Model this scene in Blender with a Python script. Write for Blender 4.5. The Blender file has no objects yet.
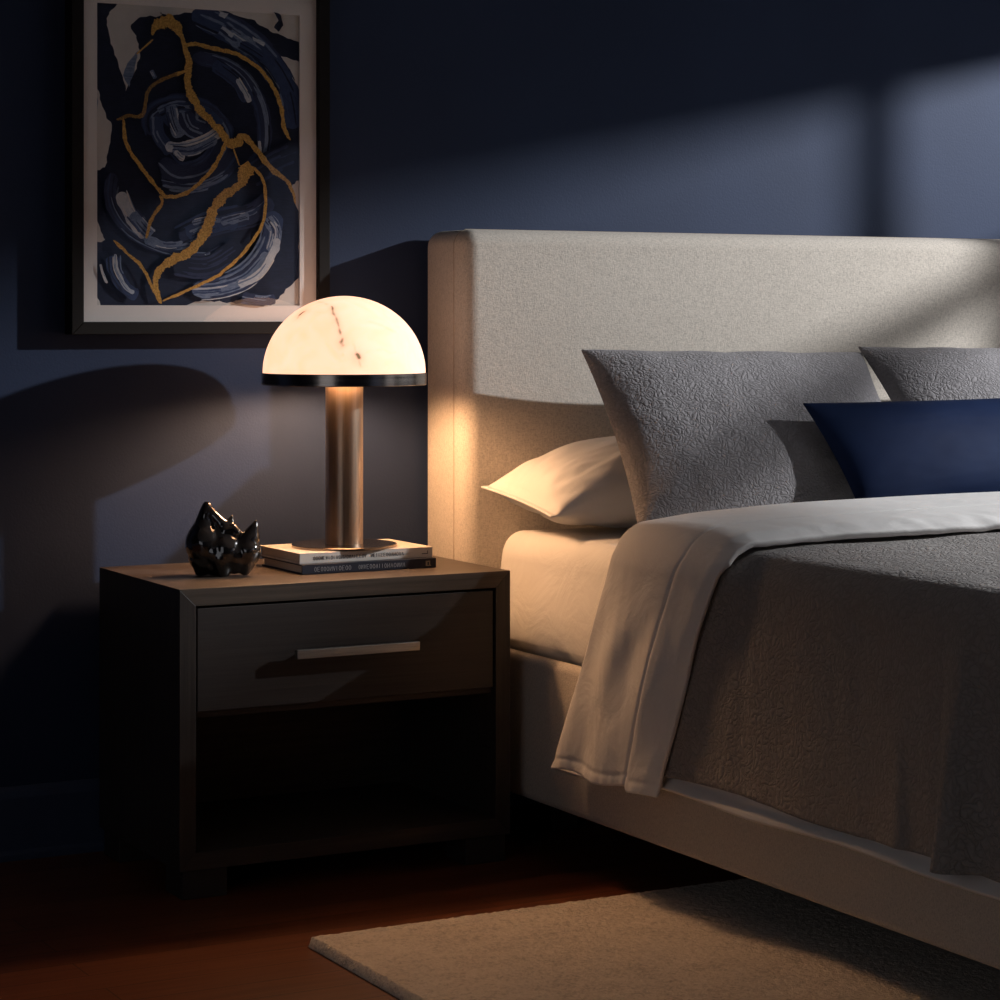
import bpy, bmesh, math, random
from mathutils import Vector, Matrix, noise, Euler
from mathutils import geometry as mgeo

scene = bpy.context.scene
COL = scene.collection
PI = math.pi
random.seed(7)

# ------------------------------------------------------------------ materials
class NT:
    def __init__(self, name):
        m = bpy.data.materials.new(name); m.use_nodes = True
        self.m = m; self.t = m.node_tree; self.t.nodes.clear()
        self.out = self.n('ShaderNodeOutputMaterial')
        self.b = self.n('ShaderNodeBsdfPrincipled')
        self.l(self.b.outputs[0], self.out.inputs[0])
    def n(self, kind, **kw):
        nd = self.t.nodes.new(kind)
        for k, v in kw.items():
            if k in nd.inputs and not hasattr(type(nd), k): nd.inputs[k].default_value = v
            else: setattr(nd, k, v)
        return nd
    def l(self, a, b): self.t.links.new(a, b)
    def set(self, **kw):
        for k, v in kw.items(): self.b.inputs[k.replace('_', ' ')].default_value = v
    def coords(self, scale=(1, 1, 1), rot=(0, 0, 0), kind='Object'):
        tc = self.n('ShaderNodeTexCoord'); mp = self.n('ShaderNodeMapping')
        mp.inputs['Scale'].default_value = scale; mp.inputs['Rotation'].default_value = rot
        self.l(tc.outputs[kind], mp.inputs[0]); return mp.outputs[0]
    def noise(self, vec, scale, detail=3, rough=.55, dist=0):
        nd = self.n('ShaderNodeTexNoise')
        nd.inputs['Scale'].default_value = scale; nd.inputs['Detail'].default_value = detail
        nd.inputs['Roughness'].default_value = rough; nd.inputs['Distortion'].default_value = dist
        self.l(vec, nd.inputs['Vector']); return nd.outputs['Fac']
    def ramp(self, fac, stops):
        nd = self.n('ShaderNodeValToRGB'); el = nd.color_ramp.elements
        while len(el) < len(stops): el.new(.5)
        for e, (p, c) in zip(el, stops):
            e.position = p; e.color = (*c, 1) if len(c) == 3 else c
        self.l(fac, nd.inputs[0]); return nd.outputs[0]
    def math(self, op, a, b=None, clamp=False):
        nd = self.n('ShaderNodeMath', operation=op, use_clamp=clamp)
        for i, v in enumerate((a, b)):
            if v is None: continue
            if isinstance(v, (int, float)): nd.inputs[i].default_value = v
            else: self.l(v, nd.inputs[i])
        return nd.outputs[0]
    def mix(self, fac, a, b):
        nd = self.n('ShaderNodeMix', data_type='RGBA')
        for i, v in ((0, fac), (6, a), (7, b)):
            if isinstance(v, (int, float)): nd.inputs[i].default_value = v
            elif isinstance(v, tuple): nd.inputs[i].default_value = (*v, 1) if len(v) == 3 else v
            else: self.l(v, nd.inputs[i])
        return nd.outputs[2]
    def bump(self, h, strength=.3, dist=.01, prev=None):
        nd = self.n('ShaderNodeBump'); nd.inputs['Strength'].default_value = strength
        nd.inputs['Distance'].default_value = dist; self.l(h, nd.inputs['Height'])
        if prev is not None: self.l(prev, nd.inputs['Normal'])
        self.l(nd.outputs[0], self.b.inputs['Normal']); return nd.outputs[0]
    def base(self, sock): self.l(sock, self.b.inputs['Base Color'])

def plain(name, col, rough=.5, metal=0, var=.12, vs=30, bump=0.0):
    t = NT(name); v = t.coords(); f = t.noise(v, vs)
    a = tuple(c * (1 - var) for c in col); b = tuple(min(1, c * (1 + var)) for c in col)
    t.base(t.ramp(f, [(.3, a), (.7, b)])); t.set(Roughness=rough, Metallic=metal)
    if bump: t.bump(f, bump, .004)
    return t.m

def mat_wall(name, col):
    t = NT(name); v = t.coords(); n1 = t.noise(v, 210, 4); n2 = t.noise(v, 3, 2)
    t.base(t.ramp(n2, [(.3, tuple(c * .93 for c in col)), (.7, tuple(c * 1.07 for c in col))]))
    t.set(Roughness=.62, Specular_IOR_Level=.25); t.bump(n1, .13, .003); return t.m

def mat_linen(name, col, rot=(0, 0, 0)):
    t = NT(name); v = t.coords(rot=rot)
    def thread(ax):
        sc = [410, 410, 410]; sc[ax] = 140
        return t.noise(t.coords(tuple(sc)), 1, 2, .5)
    w = t.math('ADD', t.math('MULTIPLY', thread(0), .5), t.math('MULTIPLY', thread(2), .5))
    w = t.math('ADD', t.math('MULTIPLY', w, .75), t.math('MULTIPLY', t.noise(v, 300, 1), .25))
    big = t.noise(v, 4, 2)
    c = t.ramp(w, [(.36, tuple(k * .74 for k in col)), (.5, col), (.64, tuple(min(1, k * 1.19) for k in col))])
    c = t.mix(t.math('MULTIPLY', big, .2), c, tuple(k * .86 for k in col)); t.base(c)
    t.set(Roughness=.95, Specular_IOR_Level=.2, Sheen_Weight=.15); t.bump(w, .5, .0025); return t.m

def mat_matelasse(name, col, scale=1.0, strength=.9):
    t = NT(name); v = t.coords()
    nz = t.n('ShaderNodeTexNoise'); nz.inputs['Scale'].default_value = 14 * scale; nz.inputs['Detail'].default_value = 3
    t.l(v, nz.inputs['Vector'])
    vm = t.n('ShaderNodeVectorMath', operation='MULTIPLY_ADD')
    t.l(nz.outputs['Color'], vm.inputs[0]); vm.inputs[1].default_value = (.095 / scale,) * 3; t.l(v, vm.inputs[2])
    vo = t.n('ShaderNodeTexVoronoi', feature='DISTANCE_TO_EDGE'); vo.inputs['Scale'].default_value = 46 * scale
    t.l(vm.outputs[0], vo.inputs['Vector'])
    e = t.math('SMOOTH_MIN', vo.outputs['Distance'], .32); t.t.nodes[-1]
    e = t.math('MULTIPLY', vo.outputs['Distance'], 3.0, True)
    e = t.math('POWER', e, .5)
    crease = t.noise(vm.outputs[0], 60 * scale, 4, .6, .6)
    h = t.math('ADD', t.math('MULTIPLY', e, .65), t.math('MULTIPLY', crease, .55))
    c = t.ramp(h, [(.25, tuple(k * .86 for k in col)), (.8, tuple(k * 1.06 for k in col))]); t.base(c)
    t.set(Roughness=.92, Specular_IOR_Level=.2, Sheen_Weight=.12)
    b1 = t.bump(h, strength, .006)
    fine = t.noise(v, 420, 2); t.bump(fine, .15, .002, b1); return t.m

def mat_sheet(name, col):
    t = NT(name); v = t.coords(); w = t.noise(v, 9, 4, .55, .7); f = t.noise(v, 380, 1)
    t.base(t.ramp(w, [(.3, tuple(k * .97 for k in col)), (.7, col)]))
    t.set(Roughness=.8, Specular_IOR_Level=.25, Sheen_Weight=.1)
    b = t.bump(w, .35, .012); t.bump(f, .06, .001, b); return t.m

def mat_wood(name, dark, light, stretch, rough=.45, scale=1.0, bump=.12):
    """stretch: object-space scale, small along the grain"""
    t = NT(name); v = t.coords(tuple(s * scale for s in stretch)); n = t.noise(v, 1, 5, .6, .5)
    n2 = t.noise(v, 4, 2, .5)
    f = t.math('ADD', t.math('MULTIPLY', n, .7), t.math('MULTIPLY', n2, .3))
    t.base(t.ramp(f, [(.33, dark), (.66, light)])); t.set(Roughness=rough, Specular_IOR_Level=.4)
    t.bump(f, bump, .002); return t.m

def mat_floor():
    t = NT('cherry_floorboards'); v = t.coords((1, 1, 1))
    br = t.n('ShaderNodeTexBrick'); t.l(v, br.inputs['Vector'])
    br.inputs['Color1'].default_value = (.0, 0, 0, 1); br.inputs['Color2'].default_value = (1, 1, 1, 1)
    br.inputs['Mortar'].default_value = (.5, .5, .5, 1); br.inputs['Scale'].default_value = 1
    br.inputs['Mortar Size'].default_value = .0012; br.inputs['Brick Width'].default_value = 1.3; br.inputs['Row Height'].default_value = .085
    br.offset = .37
    g = t.noise(t.coords((3, 60, 60)), 1, 5, .6, .6); g2 = t.noise(t.coords((1.2, 16, 16)), 1, 3)
    f = t.math('ADD', t.math('MULTIPLY', g, .55), t.math('ADD', t.math('MULTIPLY', g2, .25), t.math('MULTIPLY', br.outputs['Color'], .2)))
    c = t.ramp(f, [(.3, (.07, .020, .010)), (.5, (.145, .044, .019)), (.72, (.22, .078, .034))])
    c = t.mix(br.outputs['Fac'], c, (.02, .006, .003)); t.base(c)
    t.set(Roughness=.30, Specular_IOR_Level=.28)
    t.bump(t.math('SUBTRACT', t.math('MULTIPLY', g, .25), br.outputs['Fac']), .25, .002); return t.m

def mat_metal(name, col, rough, brush=None, aniso=0):
    t = NT(name); t.set(Metallic=1.0, Roughness=rough)
    v = t.coords(brush or (40, 40, 40)); n = t.noise(v, 1, 3)
    t.base(t.ramp(n, [(.3, tuple(k * .85 for k in col)), (.7, tuple(min(1, k * 1.1) for k in col))]))
    if brush:
        r = t.math('ADD', t.math('MULTIPLY', n, .18), rough - .09); t.l(r, t.b.inputs['Roughness'])
        t.bump(n, .05, .0006)
    return t.m

M = {}
M['wall'] = mat_wall('navy_wall_paint', (.020, .033, .074))
M['trim'] = plain('navy_trim_paint', (.04, .06, .115), .45, var=.05)
M['ceiling'] = plain('ceiling_paint', (.55, .56, .58), .9, var=.03)
M['floor'] = mat_floor()
M['linen'] = mat_linen('oatmeal_linen', (.55, .495, .43))
M['sheet'] = mat_sheet('white_cotton', (.80, .775, .75))
M['pillow_white'] = mat_sheet('white_pillow_cotton', (.72, .70, .68))
M['grey'] = mat_matelasse('grey_matelasse', (.265, .250, .256), 1.9, .6)
M['grey_cover'] = mat_matelasse('grey_coverlet_cotton', (.29, .265, .25), 1.6, .7)
M['mattress'] = mat_sheet('fitted_sheet_cotton', (.71, .69, .66))
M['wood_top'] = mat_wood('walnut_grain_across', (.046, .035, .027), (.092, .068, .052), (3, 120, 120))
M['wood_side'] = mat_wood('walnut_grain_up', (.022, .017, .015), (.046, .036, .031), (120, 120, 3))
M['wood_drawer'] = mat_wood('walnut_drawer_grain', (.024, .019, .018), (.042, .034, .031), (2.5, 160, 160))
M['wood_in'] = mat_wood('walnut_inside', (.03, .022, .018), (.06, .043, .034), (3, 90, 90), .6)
M['leg'] = plain('dark_stained_leg', (.03, .024, .021), .5)
M['steel'] = mat_metal('brushed_nickel', (.46, .43, .40), .38, (15, 400, 400))
M['bronze'] = mat_metal('brushed_bronze', (.40, .30, .225), .33, (400, 400, 4))
M['rim'] = mat_metal('dark_polished_rim', (.33, .29, .26), .2, (3, 3, 200))
M['base'] = mat_metal('dark_bronze_base', (.30, .24, .19), .22)
M['frame'] = plain('black_frame_wood', (.010, .008, .007), .6, vs=60); M['frame'].node_tree.nodes['Principled BSDF'].inputs['Specular IOR Level'].default_value = .2
M['mat'] = plain('cream_mat_board', (.86, .80, .75), .9, var=.02, vs=200, bump=.05)
M['sculpt'] = plain('black_bronze_glaze', (.012, .010, .009), .09, var=.2, vs=12)
M['sculpt'].node_tree.nodes['Principled BSDF'].inputs['Specular IOR Level'].default_value = .9
M['sculpt'].node_tree.nodes['Principled BSDF'].inputs['Coat Weight'].default_value = .6
M['page'] = plain('page_edges', (.55, .50, .44), .9, vs=400, var=.2)
M['book_cream'] = plain('cream_book_cover', (.66, .60, .54), .55, var=.04)
M['book_navy'] = plain('navy_book_cover', (.008, .011, .026), .5, var=.1)
M['ink_dark'] = plain('charcoal_ink', (.08, .075, .08), .6)
M['ink_pale'] = plain('silver_ink', (.34, .34, .36), .5)
M['ink_gold'] = plain('dull_gold_ink', (.40, .34, .24), .5)

def mat_navy_satin():
    t = NT('navy_satin'); v = t.coords(); f = t.noise(v, 500, 1); w = t.noise(v, 6, 3)
    t.base(t.ramp(w, [(.3, (.007, .014, .044)), (.7, (.010, .021, .062))]))
    t.set(Roughness=.65, Specular_IOR_Level=.06, Sheen_Weight=0.0, Sheen_Roughness=.4)
    t.b.inputs['Sheen Tint'].default_value = (.25, .4, .9, 1)
    b = t.bump(w, .03, .01); t.bump(f, .12, .0015, b); return t.m
M['navy'] = mat_navy_satin()

def mat_rug():
    t = NT('beige_wool_pile'); v = t.coords(); a = t.noise(v, 130, 3, .65); b = t.noise(t.coords((12, 26, 20)), 1, 3)
    f = t.math('ADD', t.math('MULTIPLY', a, .7), t.math('MULTIPLY', b, .3))
    t.base(t.ramp(f, [(.3, (.46, .39, .31)), (.5, (.76, .66, .54)), (.7, (.85, .76, .64))]))
    t.set(Roughness=1, Specular_IOR_Level=.1, Sheen_Weight=.2); t.bump(a, .75, .006); return t.m
M['rug'] = mat_rug()

def mat_alabaster():
    t = NT('alabaster'); at = t.n('ShaderNodeAttribute', attribute_name='vein')
    v = t.coords(); cl = t.noise(v, 14, 4, .6, .8); fine = t.noise(v, 60, 4, .6)
    c = t.ramp(cl, [(.3, (1.55, .78, .45)), (.52, (1.55, .85, .55)), (.75, (1.55, .90, .63))])
    k = t.math('MULTIPLY', at.outputs['Fac'], t.math('ADD', t.math('MULTIPLY', fine, 1.7), .15), True)
    c = t.mix(k, c, (.26, .15, .07))
    t.base(t.mix(k, (.45, .42, .38), (.2, .13, .08)))
    t.l(c, t.b.inputs['Emission Color']); t.set(Roughness=.6, Emission_Strength=.92, Specular_IOR_Level=.1); return t.m
M['alabaster'] = mat_alabaster()

def mat_bulb():
    t = NT('frosted_bulb'); tr = t.n('ShaderNodeBsdfTransparent'); em = t.n('ShaderNodeEmission'); em.inputs[0].default_value = (1, .68, .38, 1); em.inputs[1].default_value = 3
    mx = t.n('ShaderNodeMixShader'); mx.inputs[0].default_value = .12; t.l(tr.outputs[0], mx.inputs[1]); t.l(em.outputs[0], mx.inputs[2]); t.l(mx.outputs[0], t.out.inputs[0]); t.t.nodes.remove(t.b); return t.m
M['bulb'] = mat_bulb()

def mat_glass(name):
    t = NT(name); tr = t.n('ShaderNodeBsdfTransparent'); gl = t.n('ShaderNodeBsdfGlossy'); gl.inputs['Roughness'].default_value = .015
    fr = t.n('ShaderNodeFresnel'); gm = t.n('ShaderNodeNewGeometry'); t.l(t.math('SUBTRACT', 1.5, t.math('MULTIPLY', gm.outputs['Backfacing'], .8333)), fr.inputs['IOR']); mx = t.n('ShaderNodeMixShader')
    t.l(fr.outputs[0], mx.inputs[0]); t.l(tr.outputs[0], mx.inputs[1]); t.l(gl.outputs[0], mx.inputs[2])
    t.l(mx.outputs[0], t.out.inputs[0]); t.t.nodes.remove(t.b); return t.m
M['glass'] = mat_glass('clear_glass')

def mat_paint(name, col, col2, rough=.6, sc=(20, 160, 1), metal=0):
    t = NT(name); v = t.coords(sc, kind='UV'); n = t.noise(v, 1, 4, .6); w = t.noise(t.coords(), 420 if metal else 35, 4, .6)
    f = t.math('ADD', t.math('MULTIPLY', n, .25 if metal else .6), t.math('MULTIPLY', w, .75 if metal else .4))
    t.base(t.ramp(f, [(.34, col), (.66, col2)])); t.set(Roughness=rough, Metallic=metal, Specular_IOR_Level=.25); t.bump(f, .2, .001); return t.m
PAINT = [
    mat_paint('ink_navy', (.007, .010, .026), (.016, .022, .052)),
    mat_paint('paper_cream', (.60, .56, .52), (.72, .68, .63), .9, (3, 3, 1)),
    mat_paint('slate_blue', (.018, .026, .065), (.04, .055, .12)),
    mat_paint('deep_blue', (.02, .036, .10), (.055, .085, .18)),
    mat_paint('steel_blue', (.06, .10, .20), (.28, .34, .45)),
    mat_paint('pale_blue', (.28, .34, .45), (.75, .75, .74)),
    mat_paint('gold_leaf', (.40, .17, .03), (1.0, .62, .17), .38, (90, 40, 1), .55),
]

# ------------------------------------------------------------------ object helpers
WLOC = {}
def thing(name, label, cat, loc, group=None):
    o = bpy.data.objects.new(name, None); COL.objects.link(o); o.empty_display_size = .1
    o.location = loc; WLOC[o] = Vector(loc); return tag(o, label, cat, group)
def tag(o, label, cat, group=None):
    o['label'] = label; o['category'] = cat
    if group: o['group'] = group
    return o
def obj(name, bm, mats, parent=None, smooth=False, label=None, origin=None, autos=None):
    """links a bmesh given in room coordinates as ONE mesh object"""
    off = WLOC[parent] if parent is not None else Vector(origin or (0, 0, 0))
    bmesh.ops.translate(bm, verts=bm.verts, vec=-off)
    me = bpy.data.meshes.new(name); bm.normal_update(); bm.to_mesh(me); bm.free()
    for m in (mats if isinstance(mats, (list, tuple)) else [mats]): me.materials.append(m)
    if smooth:
        for p in me.polygons: p.use_smooth = True
    o = bpy.data.objects.new(name, me); COL.objects.link(o)
    if parent is not None:
        o.parent = parent; WLOC[o] = WLOC[parent]
    else:
        o.location = off; WLOC[o] = off
    if label: o['label'] = label
    if autos:
        md = o.modifiers.new('edge', 'EDGE_SPLIT'); md.split_angle = math.radians(autos)
    return o
def struct(o): o['kind'] = 'structure'; return o

def box(x0, x1, y0, y1, z0, z1, bevel=0, seg=2, bm=None):
    b = bmesh.new()
    bmesh.ops.create_cube(b, size=1)
    for v in b.verts:
        v.co = Vector(((x0 + x1) / 2 + v.co.x * (x1 - x0), (y0 + y1) / 2 + v.co.y * (y1 - y0), (z0 + z1) / 2 + v.co.z * (z1 - z0)))
    if bevel:
        bmesh.ops.bevel(b, geom=b.edges[:], offset=bevel, segments=seg, profile=.5, affect='EDGES')
    if bm is None: return b
    return join(bm, b)
def join(bm, b):
    me = bpy.data.meshes.new('tmp'); b.to_mesh(me); b.free(); bm.from_mesh(me); bpy.data.meshes.remove(me); return bm
def lathe(profile, cx, cy, n=96, close=False):
    bm = bmesh.new(); rings = []
    for r, z in profile:
        if r < 1e-6: rings.append([bm.verts.new((cx, cy, z))])
        else: rings.append([bm.verts.new((cx + r * math.cos(2 * PI * k / n), cy + r * math.sin(2 * PI * k / n), z)) for k in range(n)])
    for a, b in zip(rings, rings[1:]):
        for k in range(n):
            q = (k + 1) % n
            if len(a) == 1 and len(b) == 1: continue
            if len(a) == 1: bm.faces.new((a[0], b[q], b[k]))
            elif len(b) == 1: bm.faces.new((a[k], a[q], b[0]))
            else: bm.faces.new((a[k], a[q], b[q], b[k]))
    bmesh.ops.recalc_face_normals(bm, faces=bm.faces); return bm
def grid(nu, nv, fn, bm=None, wrap=False):
    bm = bm or bmesh.new()
    g = [[bm.verts.new(fn(i / (nu - 1), j / (nv - 1))) for j in range(nv)] for i in range(nu)]
    for i in range(nu - 1):
        for j in range(nv - 1):
            bm.faces.new((g[i][j], g[i + 1][j], g[i + 1][j + 1], g[i][j + 1]))
    return bm
def lerp(a, b, t): return a + (b - a) * t
def sm(t, a=0, b=1):
    t = max(0, min(1, (t - a) / (b - a))); return t * t * (3 - 2 * t)
def pw(x, pts):
    if x <= pts[0][0]: return pts[0][1]
    for (a, p), (b, q) in zip(pts, pts[1:]):
        if x <= b: return lerp(p, q, sm((x - a) / (b - a)) * .5 + .5 * (x - a) / (b - a))
    return pts[-1][1]
def nz(x, y, z=0): return noise.noise(Vector((x, y, z)))
def solid(o, th, off=-1, sub=0, bevel=0):
    md = o.modifiers.new('thickness', 'SOLIDIFY'); md.thickness = th; md.offset = off
    if sub:
        s = o.modifiers.new('smooth', 'SUBSURF'); s.levels = sub; s.render_levels = sub
    return o

# ------------------------------------------------------------------ the room
YW = 4.72                       # face of the back wall
XR = 5.20                       # face of the right wall
struct(obj('floor', box(-2.35, XR + .15, -1.35, YW + .15, -.06, 0), M['floor']))
struct(obj('ceiling', box(-2.35, XR + .15, -1.35, YW + .15, 2.7, 2.8), M['ceiling']))
struct(obj('wall_back', box(-2.2, XR + .15, YW, YW + .15, 0, 2.7), M['wall']))
b = bmesh.new()
prof = [(YW, 0), (YW - .020, 0), (YW - .020, .012), (YW - .014, .02), (YW - .014, .125), (YW - .010, .138), (YW - .004, .147), (YW, .147)]
rings = [[b.verts.new((x, y, z)) for y, z in prof] for x in (-2.2, XR)]
for k in range(len(prof) - 1): b.faces.new((rings[0][k], rings[1][k], rings[1][k + 1], rings[0][k + 1]))
b.faces.new(rings[0]); b.faces.new(rings[1][::-1])
bmesh.ops.recalc_face_normals(b, faces=b.faces)
struct(obj('baseboard_back', b, M['trim']))
# right wall with its window opening
WY0, WY1, WZ0, WZ1 = 2.45, 4.25, .90, 2.36
b = bmesh.new()
VY0, VY1, VZ0, VZ1 = -.4, 1.5, .7, 2.2
box(XR, XR + .15, -1.35, VY0, 0, 2.7, bm=b); box(XR, XR + .15, VY1, WY0, 0, 2.7, bm=b); box(XR, XR + .15, VY0, VY1, 0, VZ0, bm=b); box(XR, XR + .15, VY0, VY1, VZ1, 2.7, bm=b); box(XR, XR + .15, WY1, YW, 0, 2.7, bm=b)
box(XR, XR + .15, WY0, WY1, 0, WZ0, bm=b); box(XR, XR + .15, WY0, WY1, WZ1 + .05, 2.7, bm=b)
struct(obj('wall_right', b, M['wall']))
b = bmesh.new()
fx0, fx1 = XR - .005, XR + .03
box(fx0, fx1, WY0, WY1, WZ1, WZ1 + .05, bm=b); box(fx0, fx1, WY0, WY1, WZ0, WZ0 + .05, bm=b)
box(fx0, fx1, WY0, WY0 + .05, WZ0, WZ1, bm=b); box(fx0, fx1, WY1 - .05, WY1, WZ0, WZ1, bm=b)
box(XR, XR + .022, 3.279, 3.309, WZ0, WZ1, bm=b)           # mullion
win = struct(obj('window_1', b, M['trim']))
struct(obj('glass', box(XR + .009, XR + .013, WY0 + .04, WY1 - .04, WZ0 + .04, WZ1), M['glass'], win))

UY0, UY1, UZ0, UZ1 = -1.0, 1.9, .2, 2.4
b = bmesh.new(); box(-2.35, -2.2, -1.35, UY0, 0, 2.7, bm=b); box(-2.35, -2.2, UY1, YW + .15, 0, 2.7, bm=b); box(-2.35, -2.2, UY0, UY1, 0, UZ0, bm=b); box(-2.35, -2.2, UY0, UY1, UZ1, 2.7, bm=b)
struct(obj('wall_left', b, M['wall']))
b = bmesh.new(); box(-2.23, -2.195, UY0, UY1, UZ0, UZ0 + .05, bm=b); box(-2.23, -2.195, UY0, UY1, UZ1 - .05, UZ1, bm=b)
for k in range(2): y = lerp(UY0, UY1 - .05, k); box(-2.23, -2.195, y, y + .05, UZ0, UZ1, bm=b)
struct(obj('fill_window_left', b, M['trim']))  # unseen opening added as soft fill from the left, lifts the bed side
ul = bpy.data.lights.new('fill_window_portal', 'AREA'); ul.shape = 'RECTANGLE'; ul.size = UZ1 - UZ0; ul.size_y = UY1 - UY0; ul.cycles.is_portal = True
uo = bpy.data.objects.new('fill_window_portal', ul); COL.objects.link(uo); uo.location = (-2.3, (UY0 + UY1) / 2, (UZ0 + UZ1) / 2); uo.rotation_euler = (0, -PI / 2, 0)
struct(obj('wall_front', box(-2.2, XR + .15, -1.35, -1.2, 0, 2.7), M['wall']))
b = bmesh.new(); box(XR - .005, XR + .03, VY0, VY1, VZ0, VZ0 + .05, bm=b); box(XR - .005, XR + .03, VY0, VY1, VZ1 - .05, VZ1, bm=b)
for y in (VY0, (VY0 + VY1) / 2 - .025, VY1 - .05): box(XR - .005, XR + .03, y, y + .05, VZ0, VZ1, bm=b)
struct(obj('fill_window_right', b, M['trim']))  # out-of-view opening added for soft fill from the right
pl = bpy.data.lights.new('fill_window_portal', 'AREA'); pl.shape = 'RECTANGLE'; pl.size = VZ1 - VZ0; pl.size_y = VY1 - VY0; pl.cycles.is_portal = True
po = bpy.data.objects.new('fill_window_portal', pl); COL.objects.link(po); po.location = (XR + .1, (VY0 + VY1) / 2, (VZ0 + VZ1) / 2); po.rotation_euler = (0, PI / 2, 0)
# unseen slanted panel, bar and cords, added to shape the window light
def slant(y, z0, k): return z0 + k * (y - 3.23)
def caster_bar(za, zb, k, x0, x1):
    bm = bmesh.new(); q = [(WY0 + .051, za), (WY1 - .051, za), (WY1 - .051, zb), (WY0 + .051, zb)]
    f = [[bm.verts.new((x, y, min(WZ1 + .0, slant(y, z, k)) if z < 2.3 else WZ1 - .002)) for y, z in q] for x in (x0, x1)]
    bm.faces.new(f[0]); bm.faces.new(f[1][::-1])
    for i in range(4): bm.faces.new((f[0][i], f[1][i], f[1][(i + 1) % 4], f[0][(i + 1) % 4]))
    bmesh.ops.recalc_face_normals(bm, faces=bm.faces); return bm
b = caster_bar(2.192, 2.355, -.13, XR - .006, XR - .002)
join(b, caster_bar(1.972, 2.006, -.16, XR - .010, XR - .002))
for y in (2.75, 3.85): box(XR - .0055, XR - .0035, y - .002, y + .002, slant(y, 1.98, -.16), slant(y, 2.2, -.13), bm=b)
struct(obj('window_shadow_caster', b, M['ceiling'], win))
# ------------------------------------------------------------------ nightstand
NX0, NX1, NYF, NYB, NH = 1.613, 2.320, 4.225, 4.68, .585
ns = thing('nightstand', 'dark walnut nightstand with one drawer and an open bay', 'nightstand', ((NX0 + NX1) / 2, (NYF + NYB) / 2, 0))
T = .033; LZ = .055
def mitred(pts_front, y0, y1, bev=.0007):
    bm = bmesh.new()
    f = [bm.verts.new((x, y0, z)) for x, z in pts_front]; k = [bm.verts.new((x, y1, z)) for x, z in pts_front]
    n = len(f)
    bm.faces.new(f); bm.faces.new(k[::-1])
    for i in range(n): bm.faces.new((f[i], k[i], k[(i + 1) % n], f[(i + 1) % n]))
    bmesh.ops.recalc_face_normals(bm, faces=bm.faces)
    bmesh.ops.bevel(bm, geom=bm.edges[:], offset=bev, segments=2, profile=.5, affect='EDGES'); return bm
obj('top_panel', mitred([(NX0, NH), (NX1, NH), (NX1 - T, NH - T), (NX0 + T, NH - T)], NYF, NYB), M['wood_top'], ns)
obj('side_panel', mitred([(NX0, NH), (NX0 + T, NH - T), (NX0 + T, LZ + T), (NX0, LZ)], NYF, NYB), M['wood_side'], ns)
obj('side_panel', mitred([(NX1, NH), (NX1 - T, NH - T), (NX1 - T, LZ + T), (NX1, LZ)], NYF, NYB), M['wood_side'], ns)
obj('bottom_panel', mitred([(NX0, LZ), (NX1, LZ), (NX1 - T, LZ + T), (NX0 + T, LZ + T)], NYF, NYB), M['wood_in'], ns)
obj('back_panel', box(NX0 + T, NX1 - T, NYB - .02, NYB - .004, LZ + T, NH - T), M['wood_in'], ns)
obj('shelf', box(NX0 + T, NX1 - T, NYF + .02, NYB - .02, .338, .352, .001), M['wood_in'], ns)
dr = obj('drawer', box(NX0 + T + .004, NX1 - T - .004, NYF + .004, NYF + .024, .352, NH - T - .005, .0012), M['wood_drawer'], ns)
b = box(NX0 + T + .012, NX1 - T - .012, NYF + .024, NYB - .04, .36, NH - T - .03); join_dr = obj('drawer_box', b, M['wood_in'], dr)
b = bmesh.new(); box(1.842, 2.104, NYF - .026, NYF - .014, .442, .459, .001, bm=b)
for x in (1.870, 2.076): box(x - .005, x + .005, NYF - .016, NYF + .006, .446, .455, bm=b)
obj('handle', b, M['steel'], dr, label='flat brushed nickel bar handle')
for x in (NX0 + .008, NX1 - .09 - .008):
    for y in (NYF + .006, NYB - .096): obj('leg', box(x, x + .09, y, y + .09, 0, LZ + .002, .0015), M['leg'], ns)

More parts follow.
